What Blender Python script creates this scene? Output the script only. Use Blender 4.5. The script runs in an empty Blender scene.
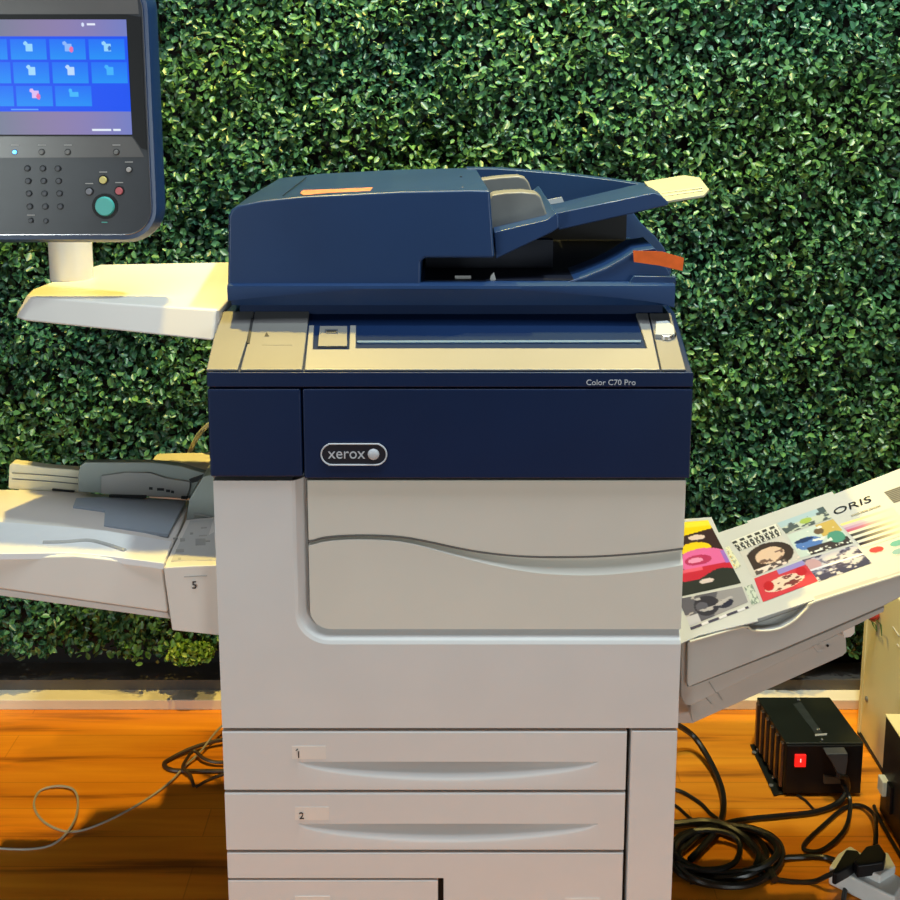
import bpy, math, random
import numpy as np
from mathutils import Vector
random.seed(7); rng = np.random.default_rng(7)
S = bpy.context.scene
COL = S.collection

# ------------------------------------------------------------------ camera, world, lights, exposure
F, CX, CY, TH = 1100.0, 450.0, 231.0, math.radians(9.3)
sT, cT = math.sin(TH), math.cos(TH)
DEP, YP = 1.451, (480-CY)/F
CAMY = -DEP*(cT - YP*sT)            # camera stands 1.37 m in front of the copier
CAMZ = 1.41
cam = bpy.data.cameras.new('camera'); co = bpy.data.objects.new('camera', cam); COL.objects.link(co)
co.location = (0, CAMY, CAMZ); co.rotation_euler = (math.radians(90)-TH, 0, 0)
cam.sensor_width = 36; cam.sensor_fit = 'HORIZONTAL'; cam.lens = F/900*36
cam.shift_x = (450-CX)/900; cam.shift_y = -(450-CY)/900
cam.clip_start = .05
S.camera = co

w = bpy.data.worlds.new('world'); S.world = w; w.use_nodes = True
w.node_tree.nodes['Background'].inputs[0].default_value = (.55, .62, .72, 1)
w.node_tree.nodes['Background'].inputs[1].default_value = .03

def lamp(name, kind, loc, target, energy, color, **k):
    l = bpy.data.lights.new(name, kind); o = bpy.data.objects.new(name, l); COL.objects.link(o)
    o.location = loc; l.energy = energy; l.color = color
    for a, v in k.items(): setattr(l, a, v)
    d = Vector(target)-Vector(loc); o.rotation_euler = d.to_track_quat('-Z', 'Y').to_euler()
    return o
# warm ceiling spot almost above the machine, slightly behind its front
lamp('warm_ceiling_spot', 'SPOT', (-.44, .30, 2.85), (-.10, .70, 0), 215, (1, .73, .15), spot_size=math.radians(60), spot_blend=.5, shadow_soft_size=.022)
# cooler ceiling spot washing the leaf wall
lamp('wall_wash_spot', 'SPOT', (.55, -.15, 2.95), (.25, .88, 1.35), 170, (.84, 1, .95), spot_size=math.radians(84), spot_blend=.9, shadow_soft_size=.06)
# neutral overhead fill over the copier front and low side fills, added to brighten
lamp('warm_ceiling_spot', 'SPOT', (.60, .36, 2.85), (.50, .72, 0), 105, (1, .75, .20), spot_size=math.radians(62), spot_blend=.5, shadow_soft_size=.022)
lamp('overhead_fill', 'AREA', (-.1, -.50, 2.9), (-.1, -.45, 0), 26, (.86, .93, 1), shape='RECTANGLE', size=1.8, size_y=.5)
lamp('side_fill', 'AREA', (-3.2, -4.2, .85), (0, 0, .70), 75, (.88, .98, .96), shape='RECTANGLE', size=1.8, size_y=1.1)
lamp('side_fill', 'AREA', (3.2, -4.2, .85), (0, 0, .70), 56, (.88, .98, .96), shape='RECTANGLE', size=1.8, size_y=1.1)

S.view_settings.view_transform = 'Standard'; S.view_settings.look = 'None'
S.view_settings.exposure = 0; S.view_settings.gamma = 1; S.view_settings.use_curve_mapping = False

# ------------------------------------------------------------------ helpers
def ray(px, py):
    x, y = (px-CX)/F, (py-CY)/F
    return Vector((x, cT - y*sT, -sT - y*cT))
CAM = Vector((0, CAMY, CAMZ))
def at(px, py, Y):
    d = ray(px, py); return CAM + d*((Y-CAMY)/d.y)
def atz(px, py, Z):
    d = ray(px, py); return CAM + d*((Z-CAMZ)/d.z)
def atp(px, py, p0, n):
    d = ray(px, py); return CAM + d*((p0-CAM).dot(n)/d.dot(n))
def loopY(pts, Y): return [at(a, b, Y) for a, b in pts]

def nodes(m): return m.node_tree.nodes, m.node_tree.links
def mat(name, col, rough=.4, metal=0, spec=.5, emit=None, estr=0, noise=0, nscale=30, coat=0, bump=0, bscale=200):
    m = bpy.data.materials.new(name); m.use_nodes = True
    N, L = nodes(m); b = N['Principled BSDF']
    b.inputs['Base Color'].default_value = (*col, 1); b.inputs['Roughness'].default_value = rough
    b.inputs['Metallic'].default_value = metal; b.inputs['Specular IOR Level'].default_value = spec
    b.inputs['Coat Weight'].default_value = coat
    if emit: b.inputs['Emission Color'].default_value = (*emit, 1); b.inputs['Emission Strength'].default_value = estr
    if noise:
        t = N.new('ShaderNodeTexNoise'); t.inputs['Scale'].default_value = nscale; t.inputs['Detail'].default_value = 4
        c = N.new('ShaderNodeTexCoord'); L.new(c.outputs['Object'], t.inputs['Vector'])
        r = N.new('ShaderNodeValToRGB'); L.new(t.outputs['Fac'], r.inputs[0])
        r.color_ramp.elements[0].position = .3; r.color_ramp.elements[1].position = .7
        r.color_ramp.elements[0].color = (*[v*(1-noise) for v in col], 1)
        r.color_ramp.elements[1].color = (*[min(1, v*(1+noise)) for v in col], 1)
        L.new(r.outputs[0], b.inputs['Base Color'])
    if bump:
        t = N.new('ShaderNodeTexNoise'); t.inputs['Scale'].default_value = bscale
        c = N.new('ShaderNodeTexCoord'); L.new(c.outputs['Object'], t.inputs['Vector'])
        bu = N.new('ShaderNodeBump'); bu.inputs['Strength'].default_value = bump; bu.inputs['Distance'].default_value = .001
        L.new(t.outputs['Fac'], bu.inputs['Height']); L.new(bu.outputs[0], b.inputs['Normal'])
    return m

WHITE = mat('white_plastic', (.715, .712, .715), .42, noise=.02, nscale=9, bump=.05, bscale=900)
DOORW = mat('door_plastic', (.73, .715, .655), .4, noise=.02, nscale=7)
TRAYW = mat('tray_plastic', (.80, .76, .72), .4, noise=.02, nscale=9)
GREYP = mat('grey_plastic', (.42, .41, .40), .42, noise=.03, nscale=12)
GUIDE = mat('grey_green_guide', (.36, .40, .38), .3, noise=.04, nscale=10)
BLUEG = mat('blue_grey_insert', (.36, .42, .50), .35, noise=.02)
CREAM = mat('cream_plastic', (.80, .76, .60), .4, noise=.03)
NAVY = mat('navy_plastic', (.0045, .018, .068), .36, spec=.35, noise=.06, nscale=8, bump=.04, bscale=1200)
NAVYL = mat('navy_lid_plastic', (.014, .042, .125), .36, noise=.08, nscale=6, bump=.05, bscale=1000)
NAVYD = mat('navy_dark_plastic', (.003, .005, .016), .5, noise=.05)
FGREY = mat('feeder_guide_grey', (.17, .17, .165), .42, noise=.03)
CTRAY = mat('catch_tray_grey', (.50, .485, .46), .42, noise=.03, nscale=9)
LETT = mat('silver_lettering', (.55, .58, .64), .4, noise=.02)
FLAPM = mat('tan_flap', (.40, .39, .28), .4, noise=.03)
BLACK = mat('black_plastic', (.007, .007, .009), .42, spec=.3, noise=.1)
DARK = mat('dark_gap', (.012, .012, .014), .6, noise=.1)
SILV = mat('silver_plastic', (.25, .245, .24), .38, metal=.25, noise=.02, nscale=15)
SILVD = mat('grey_silver_plastic', (.19, .185, .18), .42, metal=.2, noise=.03, nscale=15)
CHROME = mat('chrome', (.7, .7, .75), .2, metal=.9, noise=.02)
CABLE = mat('black_cable', (.012, .011, .010), .3, noise=.1)
GCABLE = mat('grey_cable', (.42, .38, .33), .4, noise=.05)
CCABLE = mat('cream_cable', (.60, .60, .46), .4, noise=.05)
ORANGE = mat('orange_tape', (.75, .13, .02), .4, noise=.12, nscale=60)
PAPER = mat('paper', (.58, .575, .56), .6, noise=.015, nscale=20)
INK = mat('ink', (.02, .02, .025), .5, noise=.1)
BOXC = mat('cream_painted_metal', (.72, .66, .42), .45, noise=.04, nscale=6)
PLINTH = mat('plinth_paint', (.78, .70, .58), .5, noise=.03, nscale=14)
SKIRT = mat('grey_skirting', (.10, .085, .075), .6, noise=.15, nscale=10)
DWALL = mat('dark_board', (.008, .005, .005), .8, noise=.2, nscale=10)

class M:
    def __init__(s): s.v = []; s.f = []; s.mi = []; s.cur = 0
    def add(s, vs, fs):
        o = len(s.v); s.v += [tuple(v) for v in vs]; s.f += [tuple(i+o for i in f) for f in fs]; s.mi += [s.cur]*len(fs); return s
    def loft(s, *loops, caps=True):
        n = len(loops[0]); vs = [p for l in loops for p in l]; fs = []
        for k in range(len(loops)-1):
            for i in range(n):
                j = (i+1) % n; fs.append((k*n+i, k*n+j, (k+1)*n+j, (k+1)*n+i))
        if caps: fs.append(tuple(range(n))[::-1]); fs.append(tuple((len(loops)-1)*n+i for i in range(n)))
        return s.add(vs, fs)
    def box(s, x0, x1, y0, y1, z0, z1):
        a = [Vector((x, y0, z)) for x, z in ((x0, z0), (x1, z0), (x1, z1), (x0, z1))]
        return s.loft(a, [v+Vector((0, y1-y0, 0)) for v in a])
    def py(s, pts, Y0, Y1):                      # outline seen at depth Y0, real extrusion straight back to Y1
        a = loopY(pts, Y0); return s.loft(a, [v+Vector((0, Y1-Y0, 0)) for v in a])
    def slab(s, pts, n, t):                       # polygon of world points thickened downwards along -n
        return s.loft([p-n*t for p in pts], pts)
    def cyl(s, c, ax, r, h, n=20, r2=None):
        ax = Vector(ax).normalized(); u = ax.orthogonal().normalized(); v = ax.cross(u); c = Vector(c); r2 = r if r2 is None else r2
        a = [c+(u*math.cos(t)+v*math.sin(t))*r for t in [2*math.pi*i/n for i in range(n)]]
        b = [c+ax*h+(u*math.cos(t)+v*math.sin(t))*r2 for t in [2*math.pi*i/n for i in range(n)]]
        return s.loft(a, b)
    def ball(s, c, rx, ry, rz, n=14, m=8):
        vs = []; fs = []; c = Vector(c)
        for j in range(m+1):
            p = math.pi*j/m
            for i in range(n):
                t = 2*math.pi*i/n; vs.append(c+Vector((rx*math.sin(p)*math.cos(t), ry*math.sin(p)*math.sin(t), rz*math.cos(p))))
        for j in range(m):
            for i in range(n): fs.append((j*n+i, j*n+(i+1) % n, (j+1)*n+(i+1) % n, (j+1)*n+i))
        return s.add(vs, fs)
    def tube(s, pts, r, n=8, sub=8, closed=False):
        P = [Vector(p) for p in pts]; Q = []
        if len(P) > 2:
            E = [P[0]*2-P[1]]+P+[P[-1]*2-P[-2]]
            for i in range(1, len(E)-2):
                for k in range(sub):
                    t = k/sub; a, b, c, d = E[i-1:i+3]
                    Q.append(.5*((2*b)+(c-a)*t+(2*a-5*b+4*c-d)*t*t+(3*b-a-3*c+d)*t**3))
            Q.append(P[-1])
        else: Q = P
        loops = []; u = None
        for i, q in enumerate(Q):
            d = (Q[min(i+1, len(Q)-1)]-Q[max(i-1, 0)]).normalized()
            u = d.orthogonal().normalized() if u is None else (u-d*u.dot(d)).normalized()
            v = d.cross(u); loops.append([q+(u*math.cos(2*math.pi*k/n)+v*math.sin(2*math.pi*k/n))*r for k in range(n)])
        return s.loft(*loops)
    def build(s, name, mats, parent=None, bevel=0, seg=2, smooth=35):
        if not isinstance(mats, (list, tuple)): mats = [mats]
        me = bpy.data.meshes.new(name)
        A = np.array(s.v); c = (A.min(0)+A.max(0))/2
        me.from_pydata([tuple(p) for p in (A-c)], [], s.f)
        for m_ in mats: me.materials.append(m_)
        me.polygons.foreach_set('material_index', s.mi)
        import bmesh
        bm = bmesh.new(); bm.from_mesh(me); bmesh.ops.recalc_face_normals(bm, faces=bm.faces); bm.to_mesh(me); bm.free()
        me.polygons.foreach_set('use_smooth', [True]*len(me.polygons)); me.set_sharp_from_angle(angle=math.radians(smooth))
        return link(name, me, Vector(c), parent, bevel, seg)
WL = {}
def link(name, me, c, parent, bevel=0, seg=2):
    o = bpy.data.objects.new(name, me); COL.objects.link(o)
    WL[o.name] = c
    if parent: o.parent = parent; o.location = c-WL[parent.name]
    else: o.location = c
    if bevel:
        b = o.modifiers.new('bevel', 'BEVEL'); b.width = bevel; b.segments = seg; b.limit_method = 'ANGLE'; b.angle_limit = math.radians(40); b.harden_normals = True
    return o
def tag(o, label, cat=None, group=None, kind=None):
    if label: o['label'] = label
    if cat: o['category'] = cat
    if group: o['group'] = group
    if kind: o['kind'] = kind
    return o
def thing(name, loc, label, cat, group=None):
    o = bpy.data.objects.new(name, None); COL.objects.link(o); o.location = loc; o.empty_display_size = .05
    WL[o.name] = Vector(loc); return tag(o, label, cat, group)
def text(name, s, org, xdir, ydir, size, m, parent, ext=.0004, align='LEFT', sx=1):
    cu = bpy.data.curves.new('t', 'FONT'); cu.body = s; cu.size = size; cu.extrude = ext; cu.align_x = align; cu.resolution_u = 3
    to = bpy.data.objects.new('t', cu); COL.objects.link(to)
    dg = bpy.context.evaluated_depsgraph_get(); dg.update()
    me = bpy.data.meshes.new_from_object(to.evaluated_get(dg)); bpy.data.objects.remove(to)
    xd, yd = Vector(xdir).normalized(), Vector(ydir).normalized(); n = xd.cross(yd); org = Vector(org)
    P = [org+xd*(v.co.x*sx)+yd*v.co.y+n*v.co.z for v in me.vertices]; c = sum(P, Vector())/len(P)
    for v, p in zip(me.vertices, P): v.co = p-c
    me.materials.clear(); me.materials.append(m); me.name = name
    return link(name, me, c, parent)
def attr_mat(name, emission=0, rough=.5):
    m = bpy.data.materials.new(name); m.use_nodes = True; N, L = nodes(m); b = N['Principled BSDF']
    a = N.new('ShaderNodeAttribute'); a.attribute_name = 'col'
    if emission:
        b.inputs['Base Color'].default_value = (.02, .02, .02, 1); L.new(a.outputs['Color'], b.inputs['Emission Color']); b.inputs['Emission Strength'].default_value = emission
    else: L.new(a.outputs['Color'], b.inputs['Base Color'])
    b.inputs['Roughness'].default_value = rough
    return m
def s2l(c): return tuple((v/255/12.92 if v/255 < .04045 else ((v/255+.055)/1.055)**2.4) for v in c)
def painted(name, corners, fn, nu, nv, m, parent):
    """grid over 4 world corners (top-left, top-right, bottom-right, bottom-left); fn(u,v)->sRGB 0..255 arrays"""
    tl, tr, br, bl = [np.array(c) for c in corners]
    U, V = np.meshgrid(np.linspace(0, 1, nu+1), np.linspace(0, 1, nv+1))
    u, v = U.ravel()[:, None], V.ravel()[:, None]
    P = tl*(1-u)*(1-v)+tr*u*(1-v)+br*u*v+bl*(1-u)*v; c = P.mean(0)
    me = bpy.data.meshes.new(name); fs = []
    for j in range(nv):
        for i in range(nu):
            a = j*(nu+1)+i; fs.append((a, a+nu+1, a+nu+2, a+1))
    me.from_pydata((P-c).tolist(), [], fs)
    col = fn(U.ravel(), V.ravel())/255.
    col = np.clip(col, 0, 1); lin = np.where(col < .04045, col/12.92, ((col+.055)/1.055)**2.4)
    at_ = me.color_attributes.new('col', 'FLOAT_COLOR', 'POINT'); at_.data.foreach_set('color', np.c_[lin, np.ones(len(lin))].astype(np.float32).ravel())
    me.materials.append(m)
    return link(name, me, Vector(c), parent)
def canvas(n, c): return np.tile(np.array(c, float), (n, 1))
def put(C, mask, c, soft=None): C[mask] = c
def ell(u, v, cx, cy, rx, ry): return ((u-cx)/rx)**2+((v-cy)/ry)**2 < 1

# ------------------------------------------------------------------ setting
WY = .885                                        # wall plane
FY = atz(450, 710, 0).y                          # foot of the plinth
fl = M().add([(-2.6, -2.2, 0), (2.6, -2.2, 0), (2.6, WY+.05, 0), (-2.6, WY+.05, 0), (-2.6, -2.2, -.05), (2.6, -2.2, -.05), (2.6, WY+.05, -.05), (-2.6, WY+.05, -.05)],
             [(0, 1, 2, 3), (7, 6, 5, 4), (0, 4, 5, 1), (1, 5, 6, 2), (2, 6, 7, 3), (3, 7, 4, 0)])
m = bpy.data.materials.new('orange_wood_floor'); m.use_nodes = True; N, L = nodes(m); b = N['Principled BSDF']
tc = N.new('ShaderNodeTexCoord')
def mapped(scale, rot=0):
    mp = N.new('ShaderNodeMapping'); mp.inputs['Scale'].default_value = scale; L.new(tc.outputs['Object'], mp.inputs[0]); return mp
n1 = N.new('ShaderNodeTexNoise'); n1.inputs['Scale'].default_value = 1; n1.inputs['Detail'].default_value = 6; n1.inputs['Distortion'].default_value = .8
L.new(mapped((1.6, 20, 1)).outputs[0], n1.inputs['Vector'])
n2 = N.new('ShaderNodeTexNoise'); n2.inputs['Scale'].default_value = 1; n2.inputs['Detail'].default_value = 3
L.new(mapped((5, 90, 1)).outputs[0], n2.inputs['Vector'])
br = N.new('ShaderNodeTexBrick'); br.inputs['Scale'].default_value = 1; br.inputs['Brick Width'].default_value = .9; br.inputs['Row Height'].default_value = .075
br.inputs['Mortar Size'].default_value = .0012; br.inputs['Color1'].default_value = (.9, .9, .9, 1); br.inputs['Color2'].default_value = (1, 1, 1, 1); br.inputs['Mortar'].default_value = (.75, .70, .66, 1)
L.new(tc.outputs['Object'], br.inputs['Vector'])
mx = N.new('ShaderNodeMath'); mx.operation = 'MULTIPLY_ADD'; L.new(n2.outputs['Fac'], mx.inputs[0]); mx.inputs[1].default_value = .20; L.new(n1.outputs['Fac'], mx.inputs[2])
r = N.new('ShaderNodeValToRGB'); L.new(mx.outputs[0], r.inputs[0])
e = r.color_ramp.elements; e[0].position = .38; e[0].color = (.28, .085, .010, 1); e[1].position = .78; e[1].color = (.93, .35, .022, 1)
q = e.new(.56); q.color = (.80, .26, .015, 1)
mm = N.new('ShaderNodeMix'); mm.data_type = 'RGBA'; mm.blend_type = 'MULTIPLY'; mm.inputs[0].default_value = 1
L.new(r.outputs[0], mm.inputs[6]); L.new(br.outputs['Color'], mm.inputs[7]); L.new(mm.outputs[2], b.inputs['Base Color'])
b.inputs['Roughness'].default_value = .36; b.inputs['Specular IOR Level'].default_value = .35
tag(fl.build('floor', m), 'orange wood plank floor', kind='structure')
wl = M().box(-2.6, 2.6, WY+.03, WY+.13, 0, 3.0)
tag(wl.build('wall_back', DWALL), 'dark wall board behind the leaves', kind='structure')
pt = atz(450, 710, 0); z_pl = at(450, 700, pt.y).z; y_led = atz(450, 690, z_pl).y
bb = M().box(-2.6, 2.6, pt.y, WY+.03, 0, z_pl)
bb.build('trim_1', PLINTH, bevel=.002)['kind'] = 'structure'
bpy.data.objects['trim_1']['label'] = 'pale low plinth running along the foot of the wall'
z_sk = at(450, 680, y_led).z
sk = M().box(-2.6, 2.6, y_led, WY+.03, z_pl, z_sk)
tag(sk.build('baseboard_back', SKIRT), 'grey skirting strip above the pale plinth', kind='structure')

# leaf wall : every leaf is a small folded blade
def leaf_cloud(name, n, xr, zr, y0, y1, size, seedcol, extra=None, parent=None):
    X = rng.uniform(*xr, n); Z = rng.uniform(*zr, n); T = rng.uniform(0, 1, n)
    und = .012*np.sin(X*23+Z*7)+.010*np.sin(Z*31-X*11+1)+.008*np.sin(X*57+Z*49)
    Y = y0+(y1-y0)*T**1.2+und*.8
    C = np.c_[X, Y, Z]
    if extra is not None: C = extra(C)
    nrm = rng.normal(0, .75, (n, 3))+np.array([0, -.75, .55]); nrm /= np.linalg.norm(nrm, axis=1)[:, None]
    d = rng.normal(0, 1, (n, 3)); d -= nrm*(d*nrm).sum(1)[:, None]; d /= np.linalg.norm(d, axis=1)[:, None]
    s = np.cross(nrm, d); Ln = size*rng.uniform(.6, 1.25, (n, 1)); Wd = Ln*rng.uniform(.5, .68, (n, 1)); h = Ln*rng.uniform(.08, .25, (n, 1))
    p = [C-d*Ln*.5, C-d*Ln*.12+s*Wd*.5+nrm*h, C+d*Ln*.28+s*Wd*.38+nrm*h, C+d*Ln*.5, C+d*Ln*.28-s*Wd*.38+nrm*h, C-d*Ln*.12-s*Wd*.5+nrm*h]
    V = np.stack(p, 1).reshape(-1, 3); base = V.mean(0); V = V-base
    me = bpy.data.meshes.new(name); me.vertices.add(n*6); me.vertices.foreach_set('co', V.astype(np.float32).ravel())
    k = np.arange(n)[:, None]*6; F_ = np.stack([k+np.array([[0, 1, 2, 3]]), k+np.array([[0, 3, 4, 5]])], 1).reshape(-1)
    me.loops.add(n*8); me.loops.foreach_set('vertex_index', F_.astype(np.int32))
    me.polygons.add(n*2); me.polygons.foreach_set('loop_start', np.arange(0, n*8, 4, dtype=np.int32)); me.polygons.foreach_set('loop_total', np.full(n*2, 4, np.int32))
    g = rng.uniform(0, 1, n)**1.4
    a, b2 = np.array(seedcol[0]), np.array(seedcol[1]); cc = a+(b2-a)*g[:, None]; cc = np.c_[cc, np.ones(n)]
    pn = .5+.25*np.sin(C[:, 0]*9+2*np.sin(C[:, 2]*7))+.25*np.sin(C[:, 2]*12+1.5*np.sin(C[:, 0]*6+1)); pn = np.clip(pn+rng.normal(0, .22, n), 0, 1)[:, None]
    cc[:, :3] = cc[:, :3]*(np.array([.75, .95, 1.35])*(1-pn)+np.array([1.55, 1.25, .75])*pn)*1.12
    me.update(calc_edges=True); me.validate()
    ca = me.color_attributes.new('col', 'FLOAT_COLOR', 'POINT'); ca.data.foreach_set('color', np.repeat(cc, 6, 0).astype(np.float32).ravel())
    return link(name, me, Vector(base), parent)
LEAF = attr_mat('leaf', rough=.40); LEAF.node_tree.nodes['Principled BSDF'].inputs['Specular IOR Level'].default_value = .6
zb = at(450, 656, .84).z
hw = leaf_cloud('leaf_wall', 150000, (-1.55, 1.55), (zb, 2.0), .822, WY-.004, .0175, ((.020, .078, .036), (.080, .21, .075)))
hw.data.materials.append(LEAF)
tag(hw, 'artificial boxwood hedge panels of small glossy green leaves covering the back wall', 'hedge wall', kind='stuff')
c0 = at(192, 652, .815)
def clump(C):
    k = len(C); th = rng.uniform(0, 6.283, k); rr = rng.uniform(0, 1, k)**.5
    return np.c_[c0.x+.046*rr*np.cos(th), .805+.02*rng.uniform(-1, 1, k), c0.z+.020*rr*np.sin(th)+.004]
tf = leaf_cloud('leaf_sprig', 420, (0, 1), (0, 1), 0, 1, .0165, ((.04, .12, .015), (.20, .34, .07)), extra=clump)
tf.data.materials.append(LEAF)
tag(tf, 'bright green leafy sprig drooping under the hedge left of the copier', 'leaf sprig')

# ------------------------------------------------------------------ the copier
P = thing('photocopier', (0, .3, 0), 'large white and navy office copier with side trays and swing arm touch panel', 'photocopier')
zf = lambda py, Y=0: at(CX, py, Y).z
HX = .3125
def xf(px, py, Y=0): return at(px, py, Y).x
XL, XR = -HX, HX
zT, zM, zS = zf(480), zf(729), .075
# carcass
M().box(XL+.004, XR-.004, .022, .62, zM+.001, zT-.001).build('upper_body', WHITE, P, .004)
lb = M().box(XL+.006, XR-.004, .020, .62, zS, zM-.001); lb.build('lower_body', DARK, P, .003)
for sx in (-1, 1):
    for yy in (.09, .54):
        cw = M(); cw.cyl((sx*.25-.012, yy, .035), (1, 0, 0), .035, .024, 24); cw.build('caster', BLACK, P, .003)
        M().box(sx*.25-.022, sx*.25+.022, yy-.03, yy+.03, .05, zS+.004).build('caster_mount', GREYP, P)
# front frame: L shaped face with a slope down to the door opening
dx0 = xf(307, 560); dz0 = zf(632); RC = .030
def corner(off, Y, r):
    x0, z0 = dx0-off, dz0-off; pts = [Vector((x0, Y, zT-.001))]
    for i in range(11):
        a = math.pi+math.pi/2*i/10; pts.append(Vector((x0+r+r*math.cos(a), Y, z0+r+r*math.sin(a))))
    pts.append(Vector((XR, Y, z0))); return pts
fr = M()
La, Lb, Lc, Ld = corner(0, .016, RC), corner(.004, .012, RC+.004), corner(.0135, .002, RC+.012), corner(.018, 0, RC+.016)
for A_, B_ in ((La, Lb), (Lb, Lc), (Lc, Ld)):
    n = len(A_); fr.add(A_+B_, [(i, i+1, n+i+1, n+i) for i in range(n-1)])
outer = [Vector((XR, 0, zM+.0015)), Vector((XL, 0, zM+.0015)), Vector((XL, 0, zT-.001))]
fr.add(Ld+outer, [tuple(range(len(Ld)+3))])
ob = [Vector((p.x, .03, p.z)) for p in [Ld[-1]]+outer+[Ld[0]]]; of = [Ld[-1]]+outer+[Ld[0]]
fr.add(of+ob, [(i, i+1, 5+i+1, 5+i) for i in range(4)])
fr.build('front_frame', WHITE, P, smooth=50)
# door: two panels meeting in a wave
wave = [(310, 543), (325, 539), (350, 537), (380, 537), (405, 539), (430, 543.5), (455, 549), (480, 553.5), (510, 557), (540, 558.5), (575, 558.5), (605, 557.5), (640, 555), (665, 552.5), (684, 550)]
band = [3, 3, 3, 3.5, 4, 5.5, 7, 9, 12, 15, 17, 17.5, 17, 16, 15]
def wv(o, Y, k=0): return [Vector((at(x, y+o+band[i]*k, 0).x, Y, at(x, y+o+band[i]*k, 0).z)) for i, (x, y) in enumerate(wave)]
def dense(l, k=4):
    out = []; E = [l[0]*2-l[1]]+l+[l[-1]*2-l[-2]]
    for i in range(1, len(E)-2):
        for q in range(k):
            t = q/k; a, b_, c, d = E[i-1:i+3]; out.append(.5*((2*b_)+(c-a)*t+(2*a-5*b_+4*c-d)*t*t+(3*b_-a-3*c+d)*t**3))
    out.append(l[-1]); return out
M().box(dx0+.004, XR-.003, .0175, .0225, dz0+.004, zT-.004).build('door_gap_shade', DARK, P)  # dark backing plate put in as the shade inside the door gaps
W1 = dense(wv(-1.0, .004)); W1[0].x = dx0+.002; W1[-1].x = XR
up = M(); top = [Vector((XR, .004, zT-.002)), Vector((dx0+.002, .004, zT-.002))]
l1 = W1+top; up.loft(l1, [p+Vector((0, .016, 0)) for p in l1]); dr = up.build('door_upper_panel', DOORW, P, .0012)
lo = M()
W2, W3, W4 = dense(wv(.6, .016)), dense(wv(1.6, .014, .3)), dense(wv(1.2, .004, 1.0))
for wl_ in (W2, W3, W4): wl_[0].x = dx0+.002; wl_[-1].x = XR
n = len(W2)
for A_, B_ in ((W2, W3), (W3, W4)): lo.add(A_+B_, [(i, i+1, n+i+1, n+i) for i in range(n-1)])
r_ = RC-.002; botl = [Vector((XR, .004, dz0+.002))]+[Vector((dx0+.002+r_+r_*math.cos(a), .004, dz0+.002+r_+r_*math.sin(a))) for a in [math.pi*1.5-math.pi/2*i/10 for i in range(11)]]
lo.add(W4+botl, [tuple(range(n+len(botl)))])
ring = [W2[-1]]+[W4[-1]]+botl+[W4[0]]+[W2[0]]; rb = [Vector((p.x, .02, p.z)) for p in ring]; k = len(ring)
lo.add(ring+rb, [(i, i+1, k+i+1, k+i) for i in range(k-1)])
lo.build('door_lower_panel', DOORW, P, smooth=60)
ws = dense(wv(.2, .0048)); ws[0].x = dx0+.002; ws[-1].x = XR-.001
SHADE_LINE = mat('shade_line_grey', (.10, .095, .09), .6, noise=.05)
M().tube(ws, .0013, 6, 1).build('door_shade_line', SHADE_LINE, P)  # grey tube stands in for the shade under the wave edge
es = corner(-.0012, .0100, RC-.001); es[-1].x -= .001; M().tube(es, .0013, 6, 1).build('door_shade_line', SHADE_LINE, P)  # same painted shade line around the door edge
# navy band
zB0, zB1 = zf(479.5, -.006), zf(389, -.006); xs = xf(303, 430)
nl = [(-.3150, zB0+.003), (xs-.001, zB0+.003), (xs-.001, zB1), (-.3150, zB1)]
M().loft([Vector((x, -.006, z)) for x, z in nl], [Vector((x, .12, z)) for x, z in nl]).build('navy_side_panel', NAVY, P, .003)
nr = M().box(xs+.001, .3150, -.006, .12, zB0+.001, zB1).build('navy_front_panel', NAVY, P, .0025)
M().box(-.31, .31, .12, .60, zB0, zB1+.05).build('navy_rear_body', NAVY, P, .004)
def badge(parent):
    cx, cz = xf(354, 454, -.007), zf(454, -.007); hw_, hh = .0435*.98, .0143; Y = -.0085
    def cap(a, b_, y): return [Vector((cx+s*(a-b_)+b_*math.cos(t), y, cz+b_*math.sin(t))) for s, t in [(1, -math.pi/2+math.pi*i/12) for i in range(13)]+[(-1, math.pi/2+math.pi*i/12) for i in range(13)]]
    rim = M().tube(cap(hw_, hh, Y)+[cap(hw_, hh, Y)[0]], .0011, 6, 2); rim.build('badge_rim', LETT, parent)
    M().loft(cap(hw_-.001, hh-.001, -.0058), cap(hw_-.001, hh-.001, -.0078)).build('badge_plate', NAVYD, parent)
    text('badge_lettering', 'xerox', (xf(328, 459, -.008), -.0082, zf(458.5, -.008)), (1, 0, 0), (0, 0, 1), .0215, LETT, parent, sx=.93)
    bl = M().ball((xf(373.5, 454, -.008), -.0080, cz), .0078, .003, .0078); bl.build('badge_ball', LETT, parent)
badge(nr)
# console (sloped top) ------------------------------------------------
zc0, zc1 = zf(387.5, -.006), zf(372, -.006)
pf = at(CX, 369.5, 0.0); pb = at(CX, 309, .125)
prof = [(-.006, zc0), (-.006, zc1), (0.0, pf.z-.004), (.125, pb.z-.004), (.20, pb.z-.004), (.20, zc0)]
cs = M().loft([Vector((-.3150, y, z)) for y, z in prof], [Vector((.3150, y, z)) for y, z in prof]); cons = cs.build('console', NAVY, P, .002)
sn = (pb-pf).cross(Vector((-1, 0, 0))).normalized(); sn = sn if sn.z > 0 else -sn
def sl(px, py, lift=0): return atp(px, py, pf+sn*lift, sn)
def slp(pts, t=.005, lift=0): 
    return M().slab([sl(a, b_, lift) for a, b_ in pts], sn, t)
slp([(206, 369.5), (214, 336), (223, 311), (254, 311), (247, 340), (238, 369.5)]).build('silver_side_cover', SILVD, cons, .0015)
slp([(240, 369.5), (248, 340), (255, 311), (309, 311), (306, 340), (302.5, 369.5)]).build('silver_waste_cover', SILVD, cons, .0015)
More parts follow.
